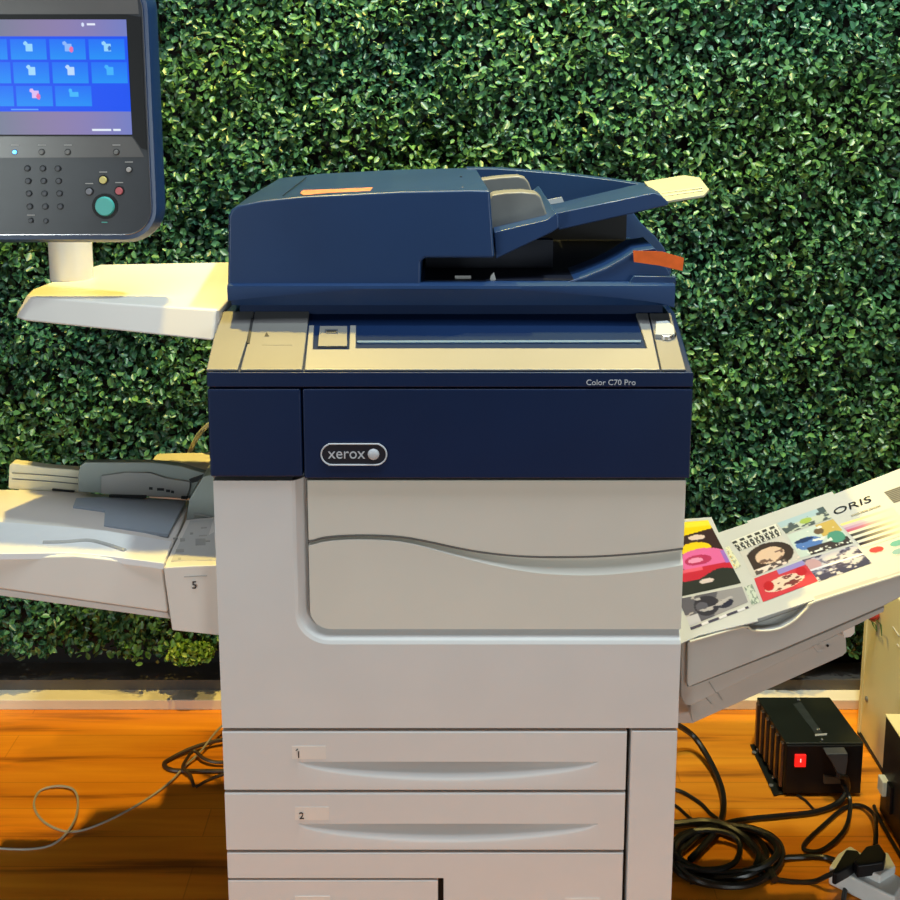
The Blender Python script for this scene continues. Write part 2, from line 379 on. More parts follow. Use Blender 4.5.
slp([(304.5, 369.5), (309, 325), (314, 325), (313, 349), (349, 349), (350, 325), (356, 325), (356, 348), (647, 348), (636, 313), (648, 313), (660, 369.5)]).build('silver_strip', SILV, cons, .0012)
slp([(661.5, 369.5), (649.5, 313), (671, 313), (686, 369.5)]).build('silver_end_cover', SILVD, cons, .0012)
slp([(247, 343), (251, 318), (253.5, 318), (249.5, 343)], .003, .0012).build('cover_slot', DARK, cons)
im = slp([(262, 345), (264, 330), (292, 330), (292, 345)], .002, .0004); im.build('icon_plate', SILVD, cons)
slp([(264.5, 336), (266.5, 332), (269, 336)], .001, .0010).build('icon_mark', NAVYD, cons)
slp([(318, 346), (320, 326), (347, 326), (347, 346)], .003, -.0005).build('port_plate', SILVD, cons)
slp([(325, 333), (325, 329), (338, 329), (338, 333)], .002, .0006).build('port_slot', CHROME, cons)
slp([(326.5, 332), (326.5, 330), (336.5, 330), (336.5, 332)], .001, .0010).build('port_opening', DARK, cons)
slp([(357, 342.5), (357, 340.5), (641, 340), (641, 342)], .002, -.0015).build('recess_line', mat('pale_blue_line', (.10, .17, .30), .3, noise=.05), cons)
cl = slp([(655, 334.5), (656, 321), (668, 320), (674, 326), (675, 334)], .012, .007); cl.build('white_clip', mat('white_clip_plastic', (.38, .40, .42), .4, noise=.02), cons, .0015)
kc = sl(666, 336); M().cyl(kc, sn, .011, .006, 24, .0095).build('silver_knob', CHROME, cons, .001)
kd = sl(673.5, 336); M().cyl(kd, sn, .0035, .0045, 14).build('dark_knob', BLACK, cons)
text('model_lettering', 'Color C70 Pro', (xf(586, 386.5, -.008), -.0066, zf(387, -.008)+.0022), (1, 0, 0), (0, 0, 1), .0105, LETT, cons, .0003)

# drawers --------------------------------------------------------------
DX1 = xf(625, 800); CX0 = xf(629.5, 800)
def drawer_front(name, y0, y1, grip, num, numpos, ns=0):
    z1, z0 = zf(y0), zf(y1); m_ = M(); cols = []; gz = zf(grip)
    xa, xb = xf(298, grip), xf(598, grip); X_ = [XL, xa]+[xa+(xb-xa)*i/40 for i in range(1, 40)]+[xb, DX1]
    for x in X_:
        t = (x-xa)/(xb-xa); t = min(1, max(0, t)); s = math.sin(math.pi*t)**.55 if 0 < t < 1 else 0
        h = .0290*s; d = .040*math.sin(math.pi*t)**.9 if 0 < t < 1 else 0
        c = [Vector((x, .02, z1)), Vector((x, .0015, z1)), Vector((x, 0, z1-.002)), Vector((x, 0, gz+.0005))]
        c.append(Vector((x, d, gz)))
        for q in range(1, 11): 
            g = q/10; c.append(Vector((x, d*(1-g)**1.8, gz-h*g-.0001*q)))
        c += [Vector((x, 0, z0+.0015)), Vector((x, .0015, z0)), Vector((x, .02, z0))]; cols.append(c)
    k = len(cols[0])
    for i in range(len(cols)-1): m_.add(cols[i]+cols[i+1], [(j, j+1, k+j+1, k+j) for j in range(k-1)])
    for c in (cols[0], cols[-1]): m_.add(c, [tuple(range(k))])
    o = m_.build(name, WHITE, P, smooth=22)
    x_, y_ = numpos
    M().box(xf(x_-6, y_), xf(x_+28, y_), -.0004, .001, zf(y_+6), zf(y_-7)).build('number_plate', TRAYW, o)
    text('drawer_number', num, (xf(x_-2, y_), -.0010, zf(y_+4.5)), (1, 0, 0), (0, 0, 1), .0145, INK, o)
    if num == '1': M().tube([(xf(x_+.1, y_), -.0012, zf(y_-4.6)), (xf(x_-1.9, y_), -.0012, zf(y_-2.8))], .0006, 6).build('number_flag', INK, o)
    return o
drawer_front('paper_drawer', 731.5, 790.5, 762, '1', (298, 753))
drawer_front('paper_drawer', 793, 850.5, 824, '2', (301, 814))
z3 = zf(880.5); x3 = xf(438, 885)
d3 = M().box(XL, x3, 0, .02, zS, z3).build('paper_drawer', WHITE, P, .0015)
M().box(xf(295, 897), xf(330, 897), -.0008, .001, zf(910), zf(896)).build('number_plate', TRAYW, d3)
text('drawer_number', '3', (xf(299, 897), -.001, zf(908)), (1, 0, 0), (0, 0, 1), .0145, INK, d3)
x4 = xf(443.5, 885); zz = zf(853); Lp = [(XL, zz), (DX1, zz), (DX1, zS), (x4, zS), (x4, z3+.003), (XL, z3+.003)]
d4 = M().loft([Vector((x, 0, z)) for x, z in Lp], [Vector((x, .02, z)) for x, z in Lp]).build('paper_drawer', WHITE, P, .0015)
M().box(xf(565, 903), xf(600, 903), -.0008, .001, zf(913), zf(898)).build('number_plate', TRAYW, d4)
text('drawer_number', '4', (xf(567, 897), -.001, zf(909)), (1, 0, 0), (0, 0, 1), .0145, INK, d4)
M().box(CX0, XR, 0, .05, zS, zf(731)).build('right_column_panel', WHITE, P, .0015)
M().box(XL, XL+.004, .02, .61, zS, zf(731)).build('side_cover', WHITE, P); M().box(XR-.0035, XR, .05, .61, zS, zf(731)).build('side_cover', WHITE, P)

# document feeder ------------------------------------------------------
Yl = .088
# platen lid plate with swept under-edge
lp = M(); xa, xb = xf(227.5, 296, Yl), xf(675, 296, Yl); zt_, zb_ = zf(284.5, Yl), zf(309.5, Yl); cols = []
for i in range(33):
    t = i/32; x = xa+(xb-xa)*t; sweep = math.sin(math.pi*min(1, max(0, t*.94+.06)))**.6
    zc = zb_+.0025+(zt_-zb_-.010)*sweep
    cols.append([Vector((x, .56, zb_)), Vector((x, .56, zt_)), Vector((x, Yl+.006, zt_)), Vector((x, Yl+.001, zt_-.002)), Vector((x, Yl, zt_-.006)), Vector((x, Yl+.001, zc)), Vector((x, Yl+.020, zc-.0005)), Vector((x, Yl+.026, zb_))])
k = len(cols[0])
for i in range(32): lp.add(cols[i]+cols[i+1], [(j, (j+1) % k, k+(j+1) % k, k+j) for j in range(k)])
for c in (cols[0], cols[-1]): lp.add(c, [tuple(range(k))])
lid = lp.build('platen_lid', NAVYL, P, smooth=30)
M().box(xa+.01, xb-.01, .12, .55, pb.z-.006, zb_-.0005).build('platen_gasket', NAVY, P)
Yh = .096
fl_ = loopY([(227.5, 285.5), (227.8, 262), (228.5, 216), (231.5, 209.5), (238, 205.5), (262, 200.5), (300, 196.5), (400, 191.5), (470, 190), (490, 190.5), (494.5, 258), (425, 258), (421, 262), (420.5, 285.5)], Yh)
rl_ = [Vector((v.x*.985, .50, v.z)) for v in fl_]
for i, (a, b_) in {2: (242, 206), 3: (250, 196), 4: (262, 189), 5: (280, 178), 6: (322, 173.5), 7: (400, 169.5), 8: (460, 168), 9: (476, 168.3)}.items(): rl_[i] = at(a, b_, .50)
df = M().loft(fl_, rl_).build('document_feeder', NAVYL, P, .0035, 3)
tp0, tp1, tp2 = at(300, 196.5, Yh), at(470, 190, Yh), at(345, 172, .50); tn = (tp1-tp0).cross(tp2-tp0).normalized(); tn = tn if tn.z > 0 else -tn
M().box(xf(424, 280, Yh), xf(650, 280, .2), .112, .468, zt_, zt_+.0012).build('output_bed', NAVYD, df)  # near-black sheet put in as shade on the floor of the exit hollow
M().box(xf(424, 270, Yh), xf(560, 270, Yh), .20, .22, zt_, zf(240, .2)).build('exit_shadow_wall', NAVYD, df)  # dark plate put in for the shade inside the paper exit
sm_ = M().box(xf(455, 280, .12), xf(471, 280, .12), .118, .122, zt_+.0015, zt_+.006); sm_.build('exit_label', GREYP, df)
sm_ = M().py([(489, 284), (491, 276), (494, 273), (497, 284)], .112, .12); sm_.build('exit_lever', GREYP, df, .0008)
ln = M(); q0, q1 = atp(306, 178, tp0, tn), atp(283, 196, tp0, tn); ln.tube([q0+tn*.0006, q1+tn*.0006], .0007, 6); ln.build('panel_seam', NAVYD, df)
for a, b_ in ((461, 177), (462.5, 187.5)):
    c = atp(a, b_, tp0, tn); M().ball(c, .0022, .0022, .0012, 10, 6).build('screw_cap', CHROME if b_ > 180 else BLACK, df)
# rear wall and rim of the feeder
rw = [(466, 168.3), (500, 168.8), (560, 173.5), (610, 179.5), (654, 186), (652, 191), (632, 210), (640, 222), (655, 236), (664, 247), (670, 262), (672, 275), (466, 275)]
M().py(rw, .47, .50).build('feeder_rear_wall', NAVYL, df, .002)
M().box(xf(470, 270, .3), xf(640, 270, .3), .44, .468, zt_, zf(205, .44)).build('feeder_inner_wall', NAVYD, df)  # near-black colour stands in for shade at the back of the hollow
# throat piece below the guides
M().py([(494, 232), (547, 219.5), (552, 216), (556, 212.5), (558.5, 216), (559, 228), (552, 232.5), (496, 259)], .112, .42).build('feeder_throat', NAVYL, df, .002)
# input tray
it = [(550, 215.5), (556, 213), (654, 192.5), (662, 196), (669, 203), (668, 205.5), (559, 230)]
itm = M().loft(loopY(it, .135), loopY([(548, 206), (552, 204.5), (645, 182.5), (652, 185), (656, 190), (655, 193), (553, 212)], .43)); itray = itm.build('feeder_input_tray', NAVYL, df, .002)
M().py([(546, 200), (562, 197), (564, 202), (547, 205)], .27, .272).build('tray_label', PAPER, df)
M().py([(490, 231), (489, 199), (492, 194.5), (505, 192.5), (522, 191.8), (536, 193.2), (541, 197), (548, 217)], .15, .185).build('feeder_guide', FGREY, df, .003, 3)
M().py([(480, 205), (477.5, 183.5), (481, 179.5), (500, 177), (518, 176), (525, 178), (529, 183), (535, 200)], .31, .34).build('feeder_guide', FGREY, df, .003, 3)
# extension flap
fa = [(655, 198.5), (704, 190.5), (709, 190.5), (706, 194.5), (661, 203)]
A0, A1 = at(656, 196.5, .15), at(708, 186.8, .15); 
e0, e1, e2, e3, e4 = at(661, 201.5, .16), at(704, 194.5, .16), at(709, 189, .20), at(700, 177.5, .31), at(684, 175, .345)
e5 = at(644, 181.5, .345); nfl = Vector((-.2, 0, 1)).normalized()
ef = M().slab([e0, e1, e2, e3, e4, e5], nfl, .004)
ex = ef.build('extension_flap', FLAPM, df, .001)
for t in (.18, .32):
    M().tube([e0.lerp(e5, t)+nfl*.001+Vector((.01, 0, .001)), e1.lerp(e3, t)+nfl*.001], .0016, 6).build('flap_rib', FLAPM, df)
# output bed and fin
fin = [(470, 285.5), (566, 283.5), (585, 277), (605, 270), (622, 262), (640, 250), (650, 246.5), (660, 247), (668, 268), (676, 285.5)]
M().py([(566, 285.5), (566, 283.5), (585, 277), (605, 269), (622, 260), (636, 251), (655, 248), (662, 262), (668, 270), (675, 285.5)], .108, .20).build('output_fin', NAVYL, df, .0015)
M().tube([at(x, y-.5, .106) for x, y in ((566, 283.5), (585, 277), (605, 269), (622, 260), (636, 251))], .001, 6).build('fin_edge', NAVYL, df)
M().py([(500, 286), (545, 268), (562, 280), (566, 286)], .20, .30).build('output_wedge', GREYP, df, .002)
M().py([(628, 285), (634, 276), (676, 277), (676, 285.5)], .100, .108).build('fin_foot', NAVYL, df, .001)

# swing arm and touch panel ------------------------------------------
za = atz(210, 309, 0); ZA = at(210, 309, .10).z
outl = [(215, 309.5), (120, 303.5), (34, 297.5), (22, 299), (52, 282.5), (95, 264.5), (228, 262), (236, 300)]
o2 = [(215, 309.5), (120, 303.5), (36, 297.5), (27, 295), (33, 289), (50, 282.5), (70, 273), (100, 264.5), (228, 262), (262, 262), (262, 309.5)]
tp = [atz(a, b_, ZA) for a, b_ in o2]
for v in tp: v.x = min(v.x, -.3175)
bt = [v.copy() for v in tp]
for i, v in enumerate(bt):
    v.z = ZA-.040+(.012 if v.x < -.5 else 0)
for i, (a, b_) in {0: (212, 341), 1: (120, 331), 2: (24, 321), 3: (16, 318), 4: (17, 312)}.items():
    p_ = at(a, b_, tp[i].y-.012); bt[i] = p_
am = M().loft(bt, tp).build('swing_arm', TRAYW, P, .004, 3)
pc = atz(72, 278, ZA); PW = .033
pm = M(); pm.loft([pc+Vector((s*PW*math.cos(t)*1.0, PW*.9*math.sin(t), -.002)) for s in (1,) for t in [2*math.pi*i/28 for i in range(28)]],
        [pc+Vector((PW*math.cos(t), PW*.9*math.sin(t), .16)) for t in [2*math.pi*i/28 for i in range(28)]])
pm.build('arm_post', TRAYW, am)
# panel
PYf = .15
def px_(a, b_): return at(a, b_, PYf)
PT, PBm = at(60, -28, PYf).z, at(60, 243.5, PYf).z
PR = at(160, 190, PYf).x; PLx = at(-62, 190, PYf).x
def rrect(x0, x1, z0, z1, r, Y, n=8):
    o = []
    for cx_, cz_, a0 in ((x1-r, z0+r, -90), (x1-r, z1-r, 0), (x0+r, z1-r, 90), (x0+r, z0+r, 180)):
        for i in range(n+1):
            a = math.radians(a0+90*i/n); o.append(Vector((cx_+r*math.cos(a), Y, cz_+r*math.sin(a))))
    return o
pn = M(); R0 = .050
pn.loft(rrect(PLx+.014, PR-.014, PBm+.014, PT-.014, R0-.012, PYf), rrect(PLx+.006, PR-.006, PBm+.006, PT-.006, R0-.005, PYf-.001), rrect(PLx, PR, PBm, PT, R0, PYf+.010), rrect(PLx, PR, PBm, PT, R0, PYf+.026), rrect(PLx+.008, PR-.008, PBm+.008, PT-.008, R0-.008, PYf+.036))
panel = pn.build('control_panel', NAVYL, P, smooth=30)
BEZ = mat('panel_bezel', (.030, .034, .045), .3, noise=.1, nscale=20)
GLOS = mat('panel_glossy_grey', (.13, .125, .125), .22, noise=.1, nscale=8)
M().loft(rrect(PLx+.014, PR-.0135, PBm+.0135, PT-.014, R0-.012, PYf-.0016), rrect(PLx+.014, PR-.0135, PBm+.0135, PT-.014, R0-.012, PYf+.001)).build('panel_face', BEZ, panel)
rr_ = rrect(PLx+.0135, PR-.013, PBm+.013, PT-.0135, R0-.012, PYf-.0018); M().tube(rr_+[rr_[0]], .0009, 6, 1).build('silver_outline', CHROME, panel)
rr_ = rrect(PLx+.001, PR-.001, PBm+.001, PT-.001, R0-.001, PYf+.011); M().tube(rr_+[rr_[0]], .0008, 6, 1).build('outer_rim_line', mat('rim_line', (.30, .36, .48), .3, metal=.5, noise=.03), panel)
def face(pts, Y0, t=.0016):
    a = [at(x, y, PYf-.0016) for x, y in pts]; a = [Vector((v.x, Y0, v.z)) for v in a]
    return M().loft(a, [v+Vector((0, t, 0)) for v in a])
face([(-44, -8), (137, -8), (139, 14), (-44, 14)], PYf-.0022).build('top_reflection_strip', GLOS, panel)  # grey strip stands in for a reflection along the panel top
face([(-44, 14.5), (126, 14.5), (141, 17), (147, 150), (141, 148), (133, 136), (-44, 136)], PYf-.0024).build('screen_bezel', BLACK, panel)
face([(-44, 136.5), (132, 136.5), (139, 147), (144, 157), (-44, 158)], PYf-.0022).build('button_strip', GLOS, panel)
def scr(u, v):
    # u: -24..132 px, v: 20..135 px
    x = -24+156*u; y = 20+115*v; C = canvas(len(u), (120, 125, 160))
    C[:, 0] = 118+20*np.sin(x/40); C[:, 2] = 150+.35*x
    b_ = (y > 36.5) & (y < 111.5); C[b_] = (0, 80, 245)
    for c_ in range(4):
        for r2 in range(3):
            if r2 == 2 and c_ == 3: continue
            x0 = -26+3.6+38.6*c_+r2*1.6; y0 = 39+23.5*r2
            k_ = (x > x0) & (x < x0+35.5) & (y > y0) & (y < y0+20.5)
            C[k_] = np.c_[10+np.zeros(k_.sum()), 112+1.6*(y[k_]-y0), 250+np.zeros(k_.sum())]
            ic = {(1, 0): (150, 215, 255), (2, 0): (140, 185, 255), (3, 0): (150, 215, 255), (1, 1): (165, 220, 255), (2, 1): (190, 220, 255), (3, 1): (60, 180, 255), (1, 2): (225, 190, 245), (2, 2): (60, 185, 255)}.get((c_, r2))
            if ic is None: continue
            cx_ = x0+17.5; cy_ = y0+8.5; rx, ry = (3.4, 3.8) if not (c_ == 2 and r2 == 2) else (4.5, 2.6)
            C[(abs(x-cx_-1) < rx) & (abs(y-cy_) < ry)] = ic
            C[ell(x, y, cx_-2.5, cy_-4, 2, 2)] = ic
            if (c_, r2) in ((2, 0), (1, 2)): C[ell(x, y, cx_+4, cy_+2, 2, 3)] = (235, 110, 170)
            if (c_, r2) == (3, 0): C[ell(x, y, cx_+3, cy_+1, 1.6, 2.5)] = (40, 110, 200)
    C[(y > 109) & (y < 110.5) & (x > 13) & (x < 40)] = (90, 160, 255)
    C[(y > 24) & (y < 26) & (x > 93) & (x < 101)] = (235, 240, 255); C[ell(x, y, 89, 25, 1.6, 2)] = (220, 230, 255)
    C[(y > 129) & (y < 131.2) & (x > 92) & (x < 121) & ~((x > 111) & (x < 113.5))] = (235, 245, 255)
    return C
SCR = attr_mat('screen_glow', emission=.95, rough=.3); SCR.node_tree.nodes['Principled BSDF'].inputs['Specular IOR Level'].default_value = .15
sc = [at(x, y, PYf-.0016) for x, y in ((-24, 19.5), (126.5, 19.5), (132.5, 134.5), (-24, 134.5))]; sc = [Vector((v.x, PYf-.0030, v.z)) for v in sc]
sc[0].x = sc[3].x; painted('touch_screen', sc, scr, 230, 170, SCR, panel)
def button(px, py, r, m_, name, h=.003, lab=None):
    c = at(px, py, PYf-.002); c.y = PYf-.0012; M().cyl(c, (0, -1, 0), r*1.25, .0014, 20).build('button_ring', BLACK, panel)
    M().cyl(c, (0, -1, 0), r, h+.001, 24, r*.86).build(name, m_, panel, .0005)
    if lab:
        q = at(px, py-lab, PYf-.002); wd = .009; M().box(q.x-wd*.6, q.x+wd*.6, PYf-.0027, PYf-.002, q.z-.0006, q.z+.0006).build('button_caption', GREYP, panel)
button(15, 152, .0030, mat('blue_led', (.2, .5, .9), .3, emit=(.1, .45, 1), estr=2.2), 'blue_button', lab=7)
for x in (42, 68, 116.5): button(x, 152, .0036, SILVD, 'round_button', lab=7)
KEY = mat('key_plastic', (.07, .075, .09), .4, noise=.05)
for j, y in enumerate((168.5, 181, 193.5, 206.5)):
    for i, x in enumerate((27.5, 43, 58)): button(x+j*.8, y, .0036, KEY, 'keypad_key', .002)
    for i, x in enumerate((27.5, 43, 58)):
        q = at(x+j*.8, y, PYf); M().box(q.x-.0009, q.x+.0009, PYf-.0037, PYf-.0030, q.z-.0013, q.z+.0013).build('key_mark', GREYP, panel)
button(31, 220.5, .003, KEY, 'keypad_key', .002, lab=5.5); button(46, 221, .003, KEY, 'keypad_key', .002)
button(129, 169.5, .0038, GREYP, 'round_button', lab=7.5)
button(103.3, 180, .0056, mat('yellow_button', (.70, .60, .20), .35, noise=.03), 'yellow_button', lab=8)
button(119.3, 191, .0056, mat('red_button', (.55, .12, .14), .35, noise=.03), 'red_button', lab=8.5)
button(89.3, 191.5, .0048, mat('grey_button', (.20, .20, .23), .35, noise=.03), 'grey_button', lab=8)
TEAL = mat('teal_button', (.09, .50, .45), .35, noise=.03)
button(105, 206.3, .0145, TEAL, 'start_button', .004)
q = at(105, 222, PYf); M().box(q.x-.004, q.x+.004, PYf-.0027, PYf-.002, q.z-.0007, q.z+.0007).build('button_caption', TEAL, panel)

# bypass tray on the left ---------------------------------------------
front = loopY([(-70, 558), (30, 556.5), (75, 555.5), (110, 559), (163, 567), (168, 613), (-70, 579)], .04)
rear = loopY([(-70, 489), (0, 489), (40, 490), (110, 494), (192, 500), (194, 535), (-70, 520)], .30)
bp = M().loft(front, rear).build('bypass_tray', TRAYW, P, .003)
M().py([(-70, 579), (168, 613), (171, 619.5), (-70, 586.5)], .050, .385).build('tray_underside', WHITE, bp, .002)  # unseen rear part lengthened to shape the tray's shadow on the floor
tq0, tq1, tq2 = at(0, 556.8, .04), at(163, 566, .04), at(100, 494, .30); tnn = (tq1-tq0).cross(tq2-tq0).normalized(); tnn = tnn if tnn.z > 0 else -tnn
def tq(a, b_, h=0): return atp(a, b_, tq0+tnn*h, tnn)
def tslab(pts, h, t=None): return M().slab([tq(a, b_, h) for a, b_ in pts], tnn, (t or h+.002))
tslab([(-70, 521), (10, 522), (60, 526), (105, 530), (172, 541), (164, 563), (110, 556), (75, 552.5), (-70, 554)], .009, .010).build('front_paper_guide', mat('bright_white_plastic', (.84, .84, .86), .4, noise=.02), bp, .0015)
hg = M().tube([tq(a, b_, .0100) for a, b_ in ((43, 542.5), (65, 542), (88, 540.5), (105, 544), (125, 550.5))], .0028, 8); hg.build('guide_grip', GREYP, bp)
tslab([(73, 506), (76, 498), (104, 496.5), (186, 500), (168, 534), (104, 525), (105, 510.5)], .0065, .005).build('tray_insert', BLUEG, bp, .0008)
M().py([(8, 489), (9, 465.5), (12, 463), (45, 467.5), (90, 471), (90, 495), (50, 492)], .300, .318).build('rear_paper_stop', CREAM, bp, .002)
for k_ in (0, 1): M().tube([at(12, 473+k_*6, .299), at(50, 475.5+k_*6, .299), at(78, 478+k_*6, .299)], .0008, 6).build('stop_groove', SILVD, bp)
M().py([(52, 490.6), (52, 489), (74, 491), (74, 492.3)], .297, .300).build('stop_slot', DARK, bp)
M().py([(78, 492), (78, 474), (80, 466), (85, 462.5), (150, 462.5), (165, 464), (182, 466.5), (198, 471.5), (208, 474), (200, 480), (190, 499), (150, 497)], .278, .293).build('rear_paper_guide', GUIDE, bp, .002)
M().py([(101, 494), (101, 476), (125, 472.5), (150, 473), (165, 478), (190, 482), (190, 488), (186, 498)], .2740, .278).build('guide_recess_plate', GREYP, bp, .001)
M().py([(109, 497.3), (109, 495.2), (146, 496), (146, 498.4)], .270, .2738).build('guide_slot', DARK, bp)
M().py([(181, 499), (181, 496.8), (188, 497.2), (187, 499.8)], .270, .2738).build('guide_slot', DARK, bp)
M().py([(189, 480), (191, 479), (203, 475), (198, 481.5), (192, 483)], .270, .2738).build('guide_latch', DARK, bp)
for i, (a, b_, w_) in enumerate(((149, 488.5, 3.5), (157, 489.5, 7), (166, 491, 4), (171, 492, 3))):
    M().py([(a, b_-1.4), (a+w_, b_-1.1), (a+w_, b_+1.4), (a, b_+1.1)], .2733, .2739).build('guide_mark', INK, bp)
# unit box carrying the number 5
ub = M().loft(loopY([(163, 567.5), (190, 566), (219, 565), (221, 636), (172, 630.5)], .033), loopY([(186, 519), (200, 517), (222, 515), (222, 580), (190, 580)], .21)); un = ub.build('bypass_unit', TRAYW, P, .002)
M().py([(186, 521), (189, 500), (203, 477), (214, 474), (216, 530), (188, 530)], .205, .34).build('unit_inner_wall', GUIDE, un, .002)
M().tube([at(194, 518, .203), at(196, 514, .203), (at(212, 518, .203)), at(214, 522, .203)], .001, 6).build('unit_latch_line', GREYP, un)
M().loft(loopY([(147, 466), (165, 465), (180, 468), (200, 471), (216, 471), (216, 520), (150, 510)], .43), loopY([(157, 453.5), (168, 453), (185, 452.6), (205, 452), (218, 452), (216, 500), (157, 495)], .50)).build('unit_rear_cover', TRAYW, un, .002)
lq0, lq1, lq2 = at(163, 567.5, .033), at(217, 565, .033), at(200, 517, .21); lnn = (lq1-lq0).cross(lq2-lq0).normalized(); lnn = lnn if lnn.z > 0 else -lnn
def lq(pts, h=.001): return M().slab([atp(a, b_, lq0+lnn*h, lnn) for a, b_ in pts], lnn, .0015)
lq([(171, 561), (190, 521), (213, 519), (216, 560)]).build('instruction_label', PAPER, un)
for a, b_, w_, h_ in ((180, 541, 5, 3), (195.5, 545, 10, 6.5), (176, 552, 8, 3), (178, 559.5, 3, 2), (190, 534, 3, 2.0), (201, 528, 6, 1.2), (199, 536, 8, 1.2), (173, 538.5, 5, 1.2), (204, 541.5, 6, 1.5)):
    lq([(a, b_), (a+w_, b_-.3), (a+w_, b_-h_), (a, b_-h_+.2)], .0016).build('label_pictogram', GREYP, un)
c = at(192, 588, .033); text('tray_number', '5', (c.x, .031, c.z), (1, 0, 0), (0, 0, 1), .0155, INK, un)
M().py([(184, 576.5), (207, 575.5), (207, 576.3), (184, 577.3)], .0322, .034).build('label_edge', GREYP, un)
# cream hose from the back of the body to the unit
M().tube([at(188, 458, .52), at(190, 452, .52), at(194, 443, .51), at(200, 433, .50), at(206, 427, .49), at(216, 420, .48)], .0042, 10).build('cream_lead', CCABLE, un)

# output catch tray on the right --------------------------------------
Yo = .022
pA, pB = at(687, 639, .03), at(900, 571.5, .03); on = (pB-pA).cross(Vector((0, 1, 0))).normalized(); on = on if on.z > 0 else -on
def ot(a, b_, h=0): return atp(a, b_, pA+on*h, on)
tray_top = [(684, 643), (905, 571.5), (1010, 538), (1010, 560), (900, 595), (855, 622), (780, 657), (690, 700), (683, 690)]
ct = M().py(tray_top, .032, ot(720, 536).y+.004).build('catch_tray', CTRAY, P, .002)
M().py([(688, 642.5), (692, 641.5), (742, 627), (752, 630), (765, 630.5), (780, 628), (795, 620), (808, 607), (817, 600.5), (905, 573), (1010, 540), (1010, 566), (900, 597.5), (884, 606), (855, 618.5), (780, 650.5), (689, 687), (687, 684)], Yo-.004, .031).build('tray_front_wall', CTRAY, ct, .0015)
gr = [at(a, b_, Yo-.0045) for a, b_ in ((690, 641.5), (742, 627), (752, 630), (765, 630.7), (780, 628.3), (795, 620), (808, 607.3), (817, 600.8), (905, 573))]
M().tube(gr, .0016, 6, 3).build('wall_edge', CREAM, ct)
M().py([(743, 628), (800, 608), (817, 599), (812, 606), (797, 622), (780, 629), (765, 631), (752, 630)], .0305, .0318).build('cutout_shade', GREYP, ct)
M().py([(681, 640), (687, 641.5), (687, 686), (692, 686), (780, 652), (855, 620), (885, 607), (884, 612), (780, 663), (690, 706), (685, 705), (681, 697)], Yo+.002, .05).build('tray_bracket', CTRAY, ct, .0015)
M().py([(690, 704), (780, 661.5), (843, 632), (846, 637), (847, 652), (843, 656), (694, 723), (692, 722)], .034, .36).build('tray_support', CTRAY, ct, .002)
M().py([(842, 626), (855, 620), (855, 633), (851, 637), (844, 638)], .028, .06).build('tray_hook', TRAYW, ct, .001)
for a, b_, a2, b2 in ((709, 682, 716, 693), (717, 692, 722, 700), (706, 698, 711, 704), (813, 646, 817, 652), (817, 652, 822, 651)):
    M().tube([at(a, b_, Yo+(.0015 if b_ < 690 else .011)), at(a2, b2, Yo+(.0015 if b_ < 690 else .011))], .0007, 6).build('moulding_line', GREYP, ct)
c = at(827.5, 645.5, .0335); M().cyl(c, (0, -1, 0), .0018, .001, 10).build('tray_screw', BLACK, ct)
M().box(XR-.01, at(697, 700, .05).x, .06, .34, at(690, 728, .05).z, at(690, 660, .05).z).build('tray_mount', WHITE, ct, .002)

# ------------------------------------------------------------------ printed sheets on the catch tray
PRINT = attr_mat('print_ink', rough=.45)
def sheet(name, pts, h, label):
    p_ = [ot(a, b_, h) for a, b_ in pts]
    for i, v in enumerate(p_):
        if v.x < .3145: v.x = .3145; v.z = pA.z+(v.x-pA.x)*(-on.x/on.z)+h/on.z
    o = M().slab(p_, on, .0012).build(name, PAPER)
    return tag(o, label, 'paper', 'printed sheets on the right hand tray')
def pict(parent, pts, h, fn, nu, nv, name='printed_picture'): return painted(name, [ot(a, b_, h+.0006) for a, b_ in pts], fn, nu, nv, PRINT, parent)
def vn(x, y, sd):
    g = np.random.default_rng(sd).uniform(-1, 1, (64, 64)); xi, yi = np.floor(x).astype(int), np.floor(y).astype(int); fx, fy = x-xi, y-yi; fx = fx*fx*(3-2*fx); fy = fy*fy*(3-2*fy)
    q = lambda a, b_: g[(xi+a) % 64, (yi+b_) % 64]
    return (q(0, 0)*(1-fx)+q(1, 0)*fx)*(1-fy)+(q(0, 1)*(1-fx)+q(1, 1)*fx)*fy
def no(u, v, a, b_, s=0):
    x, y = u*a*.5+v*1.3, v*b_*.7; k_ = int(a*7+b_*3+s*11)
    return 1.5*(vn(x, y, k_)+.5*vn(x*2.1, y*2.1, k_+1)+.25*vn(x*4.3, y*4.3, k_+2))/1.3
s0 = sheet('printed_sheet', [(747, 521), (832, 491.5), (890, 570), (800, 600)], .0016, 'blank cream sheet edge showing behind the colour test sheet')
s1 = sheet('printed_sheet', [(716, 533.5), (836, 493.5), (900, 468.5), (1010, 427), (1085, 512), (900, 571), (745, 623), (700, 635.5), (672, 560)], .0032, 'wide colour test sheet headed ORIS with a grid of small photos')
def p_text(u, v):
    C = canvas(len(u), (225, 222, 212)); x = u*9 % 1
    C[(v < .3) & (v > .12) & ((u*6 % 1) < .6)] = (60, 60, 60)
    C[(v > .4) & (x < .68) & (np.sin(u*90)*np.cos(v*14) > -.5)] = (60, 58, 58); return C
